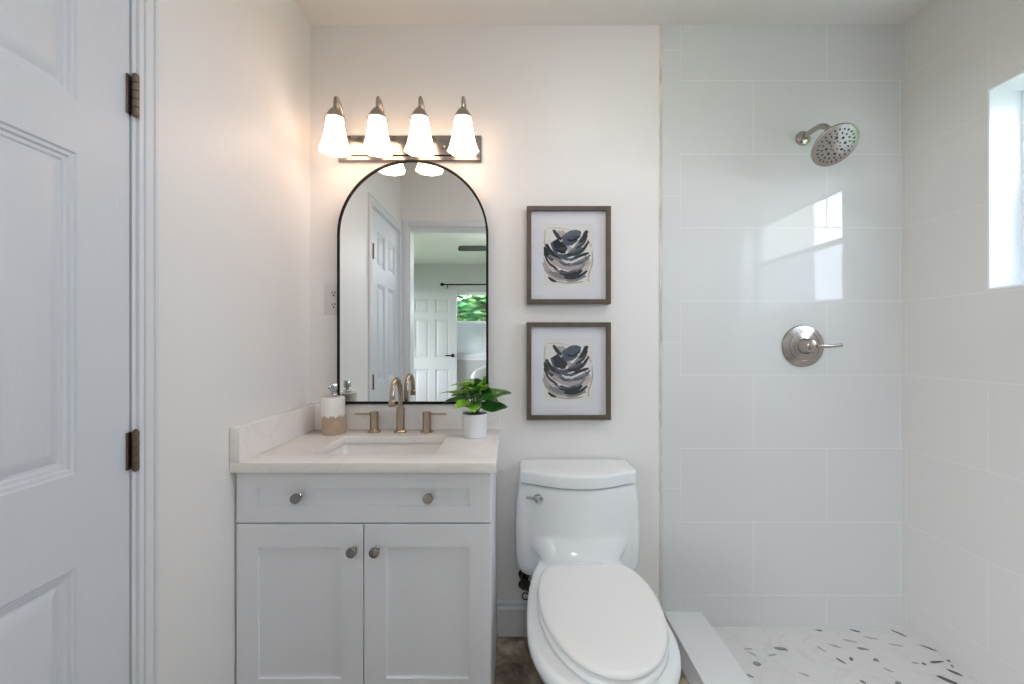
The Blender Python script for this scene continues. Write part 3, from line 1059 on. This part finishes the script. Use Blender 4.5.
picture(1.5745, 'upper of two brown framed abstract brushstroke prints above the toilet')
picture(1.0975, 'lower of two brown framed abstract brushstroke prints just above the toilet tank')

# ------------------------------------------------------------------ toilet
TX = 0.253
def egg(cx, yb, yf, hw, yw, bhw, z, n=24):
    pts = []
    for k in range(n + 1):                    # right side from the back to the widest point
        t = (1 - k / n) * PI / 2
        pts.append(Vector((cx + bhw + (hw - bhw) * math.cos(t), yw + (yb - yw) * math.sin(t), z)))
    for k in range(1, 2 * n):
        a = k / (2 * n) * PI
        pts.append(Vector((cx + hw * math.cos(a), yw - (yw - yf) * math.sin(a) ** 0.93, z)))
    for k in range(n + 1):
        t = (k / n) * PI / 2
        pts.append(Vector((cx - bhw - (hw - bhw) * math.cos(t), yw + (yb - yw) * math.sin(t), z)))
    return pts
def tank_ring(hw, yf, bow, z, yb=1.787, rc=0.045, n=10, m=14):
    pts = []
    # back right corner -> back left corner -> front left -> front (bowed) -> front right
    rb = 0.015
    for a0, cx, cy in ((0, TX + hw - rb, yb - rb), (90, TX - hw + rb, yb - rb)):
        for k in range(5):
            a = math.radians(a0 + 90 * k / 4)
            pts.append(Vector((cx + rb * math.cos(a), cy + rb * math.sin(a), z)))
    ys_ = yf + bow
    for k in range(n + 1):
        a = PI + (PI / 2) * k / n
        pts.append(Vector((TX - hw + rc + rc * math.cos(a), ys_ + rc * 0.75 + rc * 0.75 * math.sin(a), z)))
    for k in range(1, m):
        u = -1 + 2 * k / m
        x = (hw - rc) * u
        pts.append(Vector((TX + x, ys_ - bow * (1 - u * u), z)))
    for k in range(n + 1):
        a = 1.5 * PI + (PI / 2) * k / n
        pts.append(Vector((TX + hw - rc + rc * math.cos(a), ys_ + rc * 0.75 + rc * 0.75 * math.sin(a), z)))
    return pts
toilet = thing('toilet', (TX, 1.4, 0), 'white elongated toilet with its lid closed between vanity and shower', 'toilet')
bm = B()
loft(bm, [tank_ring(0.20, 1.615, 0.03, 0.320), tank_ring(0.220, 1.60, 0.045, 0.330), tank_ring(0.232, 1.588, 0.05, 0.355), tank_ring(0.2395, 1.584, 0.055, 0.42), tank_ring(0.2395, 1.578, 0.055, 0.50),
          tank_ring(0.234, 1.570, 0.058, 0.60), tank_ring(0.228, 1.566, 0.060, 0.645), tank_ring(0.222, 1.568, 0.060, 0.676)])
# bowl, deck and pedestal
loft(bm, [egg(TX - 0.002, 1.70, 1.16, 0.115, 1.42, 0.10, 0.0), egg(TX - 0.002, 1.70, 1.165, 0.112, 1.42, 0.10, 0.03), egg(TX - 0.002, 1.69, 1.17, 0.105, 1.40, 0.095, 0.10), egg(TX - 0.002, 1.68, 1.14, 0.112, 1.38, 0.095, 0.17),
          egg(TX - 0.002, 1.67, 1.08, 0.145, 1.34, 0.10, 0.24), egg(TX - 0.002, 1.66, 1.01, 0.190, 1.26, 0.11, 0.32), egg(TX - 0.002, 1.65, 0.975, 0.208, 1.24, 0.115, 0.37), egg(TX - 0.002, 1.65, 0.975, 0.208, 1.24, 0.115, 0.392), egg(TX - 0.002, 1.65, 0.985, 0.200, 1.24, 0.112, 0.402)])
# shoulders flowing from the deck into the tank
loft(bm, [egg(TX, 1.75, 1.47, 0.12, 1.62, 0.11, 0.30), egg(TX, 1.75, 1.47, 0.145, 1.64, 0.13, 0.38), egg(TX, 1.75, 1.49, 0.15, 1.66, 0.13, 0.404), egg(TX, 1.75, 1.525, 0.165, 1.67, 0.14, 0.414), egg(TX, 1.75, 1.546, 0.185, 1.68, 0.15, 0.430), egg(TX, 1.75, 1.560, 0.205, 1.69, 0.16, 0.452), egg(TX, 1.75, 1.572, 0.215, 1.70, 0.17, 0.48), egg(TX, 1.75, 1.59, 0.215, 1.71, 0.17, 0.52)])
body = obj('porcelain_body', bm, M_porc, toilet)
md = body.modifiers.new('blend', 'REMESH'); md.mode = 'VOXEL'; md.voxel_size = 0.0065; md.use_smooth_shade = True
md = body.modifiers.new('soften', 'SMOOTH'); md.factor = 0.5; md.iterations = 14
bm = B()
loft(bm, [tank_ring(0.190, 1.60, 0.060, 0.668), tank_ring(0.190, 1.60, 0.060, 0.6845), tank_ring(0.221, 1.560, 0.060, 0.6848), tank_ring(0.2225, 1.558, 0.060, 0.720), tank_ring(0.2215, 1.559, 0.060, 0.726), tank_ring(0.217, 1.563, 0.060, 0.7305), tank_ring(0.211, 1.569, 0.060, 0.732), tank_ring(0.16, 1.62, 0.04, 0.7335, yb=1.77)])
obj('tank_lid', bm, M_porc, toilet, angle=38)
def eggs(levels):
    bm = B(); loft(bm, [egg(TX + 0.008, yb, yf, hw, 1.325, bhw, z) for yb, yf, hw, bhw, z in levels]); return bm
seat = obj('seat', eggs([(1.508, 1.003, .180, .110, .403), (1.511, .999, .184, .112, .407), (1.511, .999, .184, .112, .418), (1.508, 1.004, .180, .110, .423), (1.50, 1.02, .165, .10, .424)]), M_seat, toilet, angle=60)
lid = obj('lid', eggs([(1.505, 1.010, .172, .108, .4275), (1.508, 1.004, .178, .110, .430), (1.509, 1.001, .181, .111, .4345), (1.508, 1.003, .1795, .110, .440), (1.505, 1.008, .175, .108, .4435), (1.497, 1.018, .166, .102, .4455), (1.47, 1.06, .13, .08, .448), (1.42, 1.12, .08, .05, .449)]), M_seat, toilet, angle=60)
for s in (-1, 1):
    bm = B()
    box(bm, TX + s * 0.075 - 0.018, TX + s * 0.075 + 0.018, 1.507, 1.532, 0.400, 0.436, 0.006)
    obj('lid_hinge', bm, M_seat, toilet)
bm = B()
lathe(bm, [(0.019, 0), (0.019, 0.010), (0.018, 0.016), (0.014, 0.024), (0.0001, 0.027)], (0.100, 1.622, 0.632), axis='Y', seg=20)
tube(bm, [(0.100, 1.603, 0.634), (0.080, 1.598, 0.638), (0.052, 1.600, 0.641)], [0.006, 0.005, 0.004], 10)
o = obj('flush_lever', bm, M_chrome, toilet); o['label'] = 'chrome flush lever'

# supply valve behind the toilet
sv = thing('water_supply_valve', (0.065, YB, 0.20), 'dark corroded water supply valve on the wall left of the toilet', 'valve')
M_valve = mat('corroded_metal', (0.09, 0.085, 0.075), 0.45, 0.8, bump=0.6, bscale=80, var=0.5, vscale=30)
bm = B()
lathe(bm, [(0.024, 0), (0.023, 0.004), (0.010, 0.008), (0.008, 0.03), (0.008, 0.045)], (0.050, YB - 0.001, 0.250), axis='Y', seg=20)
lathe(bm, [(0.009, 0), (0.015, 0.006), (0.017, 0.046), (0.012, 0.05)], (0.050, YB - 0.052, 0.215), seg=16)
lathe(bm, [(0.010, 0), (0.012, 0.003), (0.012, 0.02), (0.009, 0.022)], (0.050, YB - 0.052, 0.265), seg=6)
obj('valve_body', bm, M_valve, sv)
bm = B()
rings = []
for k, (hy, s_) in enumerate(((0, .8), (0.004, 1), (0.012, 1), (0.016, .8))):
    rings.append([Vector((0.050 + 0.025 * s_ * math.cos(a), YB - 0.072 - hy, 0.251 + 0.019 * s_ * math.sin(a))) for a in [2 * PI * i / 20 for i in range(20)]])
loft(bm, rings)
tube(bm, [(0.050, YB - 0.05, 0.251), (0.050, YB - 0.074, 0.251)], 0.006, 10)
obj('valve_handle', bm, M_valve, sv)
bm = B()
tube(bm, bez([(0.050, YB - 0.052, 0.285), (0.048, YB - 0.05, 0.31), (0.085, YB - 0.07, 0.318), (0.115, YB - 0.08, 0.30), (0.12, YB - 0.08, 0.25), (0.09, YB - 0.07, 0.20), (0.062, YB - 0.05, 0.215)], 8), 0.0055, 8)
tube(bm, [(0.10 + 0.013 * math.cos(a) - 0.046, YB - 0.06, 0.192 + 0.014 * math.sin(a)) for a in [2 * PI * i / 16 for i in range(17)]], 0.0028, 6)
obj('supply_hose', bm, M_valve, sv)

# ------------------------------------------------------------------ shower head
shx, shz = 1.208, 2.063
shd = thing('wall_shower', (shx, 1.797, shz), 'round brushed nickel shower head on a bent arm', 'shower head')
bm = B()
lathe(bm, [(0.030, 0), (0.030, 0.004), (0.027, 0.010), (0.018, 0.014), (0.012, 0.016)], (shx, 1.797, shz), axis='Y', seg=32)
obj('escutcheon', bm, M_nick, shd)
bm = B()
tube(bm, bez([(shx, 1.795, shz), (shx, 1.74, shz + 0.004), (shx, 1.69, shz - 0.002), (shx, 1.655, shz - 0.025), (shx - 0.003, 1.636, shz - 0.055)], 8), 0.0105, 14)
obj('shower_arm', bm, M_nick, shd)
nrm = Vector((0.0, -0.70, -0.72)).normalized()
hc = Vector((1.196, 1.597, 1.942))
Rm = nrm.to_track_quat('Z', 'Y').to_matrix().to_4x4()
bm = B()
lathe(bm, [(0.010, -0.065), (0.016, -0.062), (0.018, -0.050), (0.013, -0.046), (0.013, -0.042), (0.030, -0.034), (0.060, -0.022), (0.074, -0.014), (0.079, -0.008), (0.079, -0.002), (0.077, 0.0), (0.072, 0.0008), (0.0001, 0.0008)], hc, rot=Rm, seg=48)
head = obj('spray_head', bm, M_nick, shd)
bm = B()
def nozzle(r, a, s1, s2=None):
    s2 = s2 or s1
    c = Vector((r * math.cos(a), r * math.sin(a), 0))
    pts = []
    M2 = Rm
    for i in range(8):
        t_ = 2 * PI * i / 8
        u = Vector((math.cos(a), math.sin(a), 0)); v = Vector((-math.sin(a), math.cos(a), 0))
        pts.append((c + u * s1 * math.cos(t_) + v * s2 * math.sin(t_)))
    ra = [hc + (M2 @ (p + Vector((0, 0, 0.0006)))) for p in pts]
    rb = [hc + (M2 @ (p * 1.0 + Vector((0, 0, 0.0022)))) for p in pts]
    loft(bm, [ra, rb])
for k in range(8): nozzle(0.016, 2 * PI * k / 8, 0.0022)
for k in range(8):
    nozzle(0.031, 2 * PI * (k + .5) / 8, 0.0046)
for k in range(16): nozzle(0.046, 2 * PI * k / 16, 0.0035, 0.0025)
for k in range(24): nozzle(0.060, 2 * PI * k / 24, 0.0040 if k % 3 else 0.0028, 0.0024)
o = obj('nozzles', bm, M_rubber, head, auto=False); o['kind'] = 'stuff'

# shower valve
vz, vx = 1.200, 1.208
va = thing('shower_valve', (vx, 1.797, vz), 'round brushed nickel shower valve with a lever handle', 'shower valve')
bm = B()
lathe(bm, [(0.087, 0), (0.087, 0.004), (0.084, 0.008), (0.062, 0.013), (0.060, 0.012), (0.040, 0.016), (0.036, 0.018), (0.001, 0.018)], (vx, 1.797, vz), axis='Y', seg=56)
obj('trim_plate', bm, M_nick, va)
bm = B()
lathe(bm, [(0.033, 0.014), (0.032, 0.030), (0.029, 0.034), (0.028, 0.055), (0.024, 0.066), (0.014, 0.072), (0.0001, 0.073)], (vx, 1.797, vz), axis='Y', seg=32)
hub = obj('handle_hub', bm, M_nick, va)
bm = B()
tube(bm, bez([(vx + 0.012, 1.731, vz), (vx + 0.035, 1.727, vz + 0.001), (vx + 0.070, 1.725, vz + 0.001), (vx + 0.100, 1.722, vz + 0.005), (vx + 0.108, 1.721, vz + 0.006)], 6), [0.010] * 6 + [0.008] * 6 + [0.0068] * 6 + [0.0075] * 6 + [0.004], 12)
obj('lever', bm, M_nick, hub)

# ------------------------------------------------------------------ bedroom seen in the mirror
BX0, BX1, BY0, BY1 = -2.4, 2.3, -3.55, YF - 0.12
def wbox(name, *a, m=M_bed_wall):
    bm = B(); box(bm, *a); return struct(name, bm, m, auto=False)
wbox('floor_bedroom', BX0, BX1, BY0, BY1, -0.1, 0, m=M_bed_floor)
wbox('ceiling_bedroom', BX0, BX1, BY0, BY1, 2.5, 2.6, m=M_bed_ceil)
wbox('wall_bedroom_right', BX1, BX1 + 0.12, BY0, BY1, 0, 2.6)
QX0, QX1, QZ0, QZ1 = -0.96, 0.55, 1.0, 2.04
bm = B()
box(bm, BX0, QX0, BY0 - 0.12, BY0, 0, 2.6)
box(bm, QX1, BX1, BY0 - 0.12, BY0, 0, 2.6)
box(bm, QX0, QX1, BY0 - 0.12, BY0, 0, QZ0)
box(bm, QX0, QX1, BY0 - 0.12, BY0, QZ1, 2.6)
struct('wall_bedroom_back', bm, M_bed_wall, auto=False)
bm = B()
box(bm, BX0 - 0.12, BX0, BY0, -3.0, 0, 2.6)
box(bm, BX0 - 0.12, BX0, -0.6, BY1, 0, 2.6)
box(bm, BX0 - 0.12, BX0, -3.0, -0.6, 0, 0.45)
box(bm, BX0 - 0.12, BX0, -3.0, -0.6, 2.15, 2.6)
struct('wall_bedroom_left', bm, M_bed_wall, auto=False)
bm = B()
box(bm, BX0, XL - 0.12, BY1, BY1 + 0.1, 0, 2.6)
box(bm, XR + 0.14, BX1, BY1, BY1 + 0.1, 0, 2.6)
struct('wall_bedroom_front', bm, M_bed_wall, auto=False)
# windows
def simple_window(name, axis, a0, a1, z0, z1, p0, p1, mids=1, screen=False):
    bm = B(); f = 0.045
    def bb(bm, u0, u1, za, zb, q0=p0, q1=p1, bev=0.003):
        if axis == 'X': box(bm, u0, u1, q0, q1, za, zb, bev)
        else: box(bm, q0, q1, u0, u1, za, zb, bev)
    bb(bm, a0, a0 + f, z0, z1); bb(bm, a1 - f, a1, z0, z1); bb(bm, a0 + f, a1 - f, z0, z0 + f); bb(bm, a0 + f, a1 - f, z1 - f, z1)
    zmid = z0 + (z1 - z0) * 0.52
    bb(bm, a0 + f, a1 - f, zmid - 0.02, zmid + 0.02)
    w = struct(name, bm, M_vinyl)
    pm = (p0 + p1) / 2
    bm = B(); bb(bm, a0 + f, a1 - f, z0 + f, z1 - f, pm - 0.002, pm + 0.002, 0)
    obj('window_pane', bm, M_glass, w, auto=False)
    if screen:
        bm = B(); bb(bm, a0 + f, a1 - f, z0 + f, zmid, p0 + 0.001, p0 + 0.003, 0)
        so = obj('window_shade', bm, mat('translucent_white_film', (0.8, 0.82, 0.82), 0.6), w, auto=False)
        b_ = so.data.materials[0].node_tree.nodes['Principled BSDF']
        b_.inputs['Transmission Weight'].default_value = 0.3
    return w
simple_window('window_2', 'X', QX0, QX1, QZ0, QZ1, BY0 - 0.11, BY0 - 0.05, screen=True)
simple_window('added_window', 'Y', -3.0, -0.6, 0.45, 2.15, BX0 - 0.10, BX0 - 0.04)  # unseen side window, added to let more daylight into both rooms
bm = B()
box(bm, QX0 - 0.04, QX1 + 0.04, BY0 - 0.05, BY0 + 0.03, QZ0 - 0.022, QZ0 + 0.002, 0.003)
box(bm, QX0 - 0.01, QX1 + 0.01, BY0, BY0 + 0.012, QZ0 - 0.08, QZ0 - 0.022, 0.003)
struct('trim_7', bm, M_trim)
# bedroom door standing open in front of the far wall
bm = panel_door('d', 0.79, 2.02, 0.115, 0.10, rows1, M_trim)
# face looks +y: rotate about z by 180 deg
bmesh.ops.transform(bm, matrix=Matrix.Translation((-0.885, -3.38, 0.01)) @ Matrix.Rotation(PI, 4, 'Z'), verts=bm.verts)
door2 = struct('door_2', bm, mat('bedroom_door_paint', (0.45, 0.455, 0.45), 0.4), angle=20)
bm = B()
lathe(bm, [(0.028, 0), (0.028, 0.01), (0.012, 0.014), (0.012, 0.05)], (-0.95, -3.38, 1.0), rot=Matrix.Rotation(-PI / 2, 4, 'X'), seg=20)
box(bm, -1.06, -0.94, -3.34, -3.325, 0.99, 1.01, 0.004)
obj('door_handle', bm, M_black, door2)
# curtain rod
rod = thing('curtain_rod', (-0.3, BY0 + 0.09, 2.12), 'dark curtain rod mounted above the bedroom window, seen in the mirror', 'curtain rod')
bm = B(); tube(bm, [(-1.10, BY0 + 0.09, 2.15), (0.7, BY0 + 0.09, 2.15)], 0.010, 12)
obj('rod', bm, M_black, rod)
for sx_ in (-1.13, 0.73):
    bm = B(); lathe(bm, [(0.0001, -0.04), (0.02, -0.025), (0.028, 0), (0.02, 0.025), (0.0001, 0.04)], (sx_, BY0 + 0.09, 2.15), axis='X', seg=16)
    obj('finial', bm, M_black, rod)
for sx_ in (-1.05, 0.65):
    bm = B(); tube(bm, [(sx_, BY0 + 0.002, 2.10), (sx_, BY0 + 0.05, 2.10), (sx_, BY0 + 0.09, 2.145)], 0.007, 10)
    obj('bracket', bm, M_black, rod)
# ceiling fan
fan = thing('ceiling_fan', (0.12, -1.45, 2.5), 'dark bladed ceiling fan in the bedroom, seen at the mirror edge', 'ceiling fan')
fz = 2.30
bm = B()
lathe(bm, [(0.07, 0), (0.065, -0.03), (0.015, -0.05), (0.015, -0.14), (0.09, -0.15), (0.10, -0.19), (0.10, -0.25), (0.06, -0.28), (0.0001, -0.28)], (0.12, -1.45, 2.499), seg=32)
obj('motor', bm, M_fanm, fan)
for k in range(5):
    a = PI + 2 * PI * k / 5
    u = Vector((math.cos(a), math.sin(a), 0)); v = Vector((-math.sin(a), math.cos(a), 0.75)).normalized(); n_ = u.cross(v)
    c = Vector((0.12, -1.45, fz))
    bm = B()
    rings = []
    for q, wd in ((0.10, .03), (0.20, .05), (0.24, .062), (0.70, .066), (0.73, .06), (0.74, .045)):
        rings.append([c + u * q + v * wd * s1 + n_ * 0.004 * s2 for s1, s2 in ((-1, -1), (1, -1), (1, 1), (-1, 1))])
    loft(bm, rings)
    obj('fan_blade', bm, M_fanm, fan)
bm = B()
lathe(bm, [(0.075, 0), (0.085, -0.02), (0.07, -0.06), (0.03, -0.08), (0.0001, -0.082)], (0.12, -1.45, 2.219), seg=28)
M_fan_fill = emis('fan_fill_glass', (0.98, 0.98, 1.0), 90)  # glow of a globe added under the fan to brighten the bedroom
obj('added_light_globe', bm, M_fan_fill, fan)
# white round-back chair under the bedroom window
ch = thing('armchair', (-0.22, -2.8, 0), 'white round backed armchair in the bedroom, seen low in the mirror', 'chair')
bm = B()
n = 40
rings = []
for z_, ro, ri in ((0.12, .34, .25), (0.45, .36, .27), (0.70, .37, .29)):
    pass
outerp, innerp = [], []
for i in range(n + 1):
    a = PI * (1.05) + (PI * 0.9 + 0.0) * 0 + (i / n) * PI * 1.3 - PI * 0.2
    top = 0.62 + 0.25 * max(0, math.sin((i / n) * PI)) ** 0.7
    d = Vector((math.cos(a), math.sin(a), 0))
    ring_ = [Vector((-0.22, -2.8, 0)) + d * r + Vector((0, 0, z_)) for r, z_ in ((.37, .14), (.385, .4), (.385, top - .04), (.365, top - .01), (.34, top), (.315, top - .01), (.295, top - .04), (.29, .4), (.29, .14))]
    outerp.append(ring_)
loft(bm, outerp)
obj('backrest', bm, M_fabric, ch, angle=70)
bm = B(); lathe(bm, [(0.27, 0.14), (0.285, 0.18), (0.285, 0.40), (0.26, 0.44), (0.0001, 0.45)], (-0.22, -2.8, 0), seg=36)
obj('seat', bm, M_fabric, ch)
for sx_, sy_ in ((-.2, -.2), (.2, -.2), (-.2, .2), (.2, .2)):
    bm = B(); lathe(bm, [(0.014, 0), (0.02, 0.145)], (-0.22 + sx_ * 0.95, -2.8 + sy_ * 0.95, 0), seg=12)
    obj('leg', bm, M_frame, ch)

# outside
bm = B()
box(bm, -25, 25, -30, BY0 - 0.13, -0.5, -0.35)
box(bm, BX1 + 0.13, 25, BY0 - 0.13, 15, -0.5, -0.35)
box(bm, -25, BX0 - 0.13, BY0 - 0.13, 15, -0.5, -0.35)
struct('ground', bm, M_lawn, auto=False)
tree = thing('leafy_tree', (-0.9, -8.0, -0.35), 'leafy green tree outside the bedroom window, seen in the mirror', 'tree')
bm = B(); tube(bm, bez([(-0.9, -8, -0.36), (-0.85, -8, 1.0), (-0.95, -8.1, 2.4), (-0.8, -8, 3.4)], 6), [0.17] * 7 + [0.13] * 6 + [0.08] * 6, 12)
obj('trunk', bm, M_bark, tree)
bm = B()
rt = random.Random(11)
for i in range(9000):
    th = rt.uniform(0, 2 * PI); ph = math.acos(rt.uniform(-1, 1)); r = rt.uniform(0.5, 1) ** 0.5
    c = Vector((-0.9 + 2.4 * r * math.sin(ph) * math.cos(th), -8 + 1.5 * r * math.sin(ph) * math.sin(th), 2.9 + 1.45 * r * math.cos(ph)))
    q = Matrix.Rotation(rt.uniform(0, 6.28), 3, 'Z') @ Matrix.Rotation(rt.uniform(-1.2, 1.2), 3, 'X')
    s_ = rt.uniform(0.10, 0.19)
    vs = [bm.verts.new(c + q @ Vector(p) * s_) for p in ((-1, 0, 0), (0, -.45, .1), (1, 0, 0), (0, .45, .1))]
    bm.faces.new(vs)
o = obj('foliage', bm, M_treeleaf, tree, auto=False)
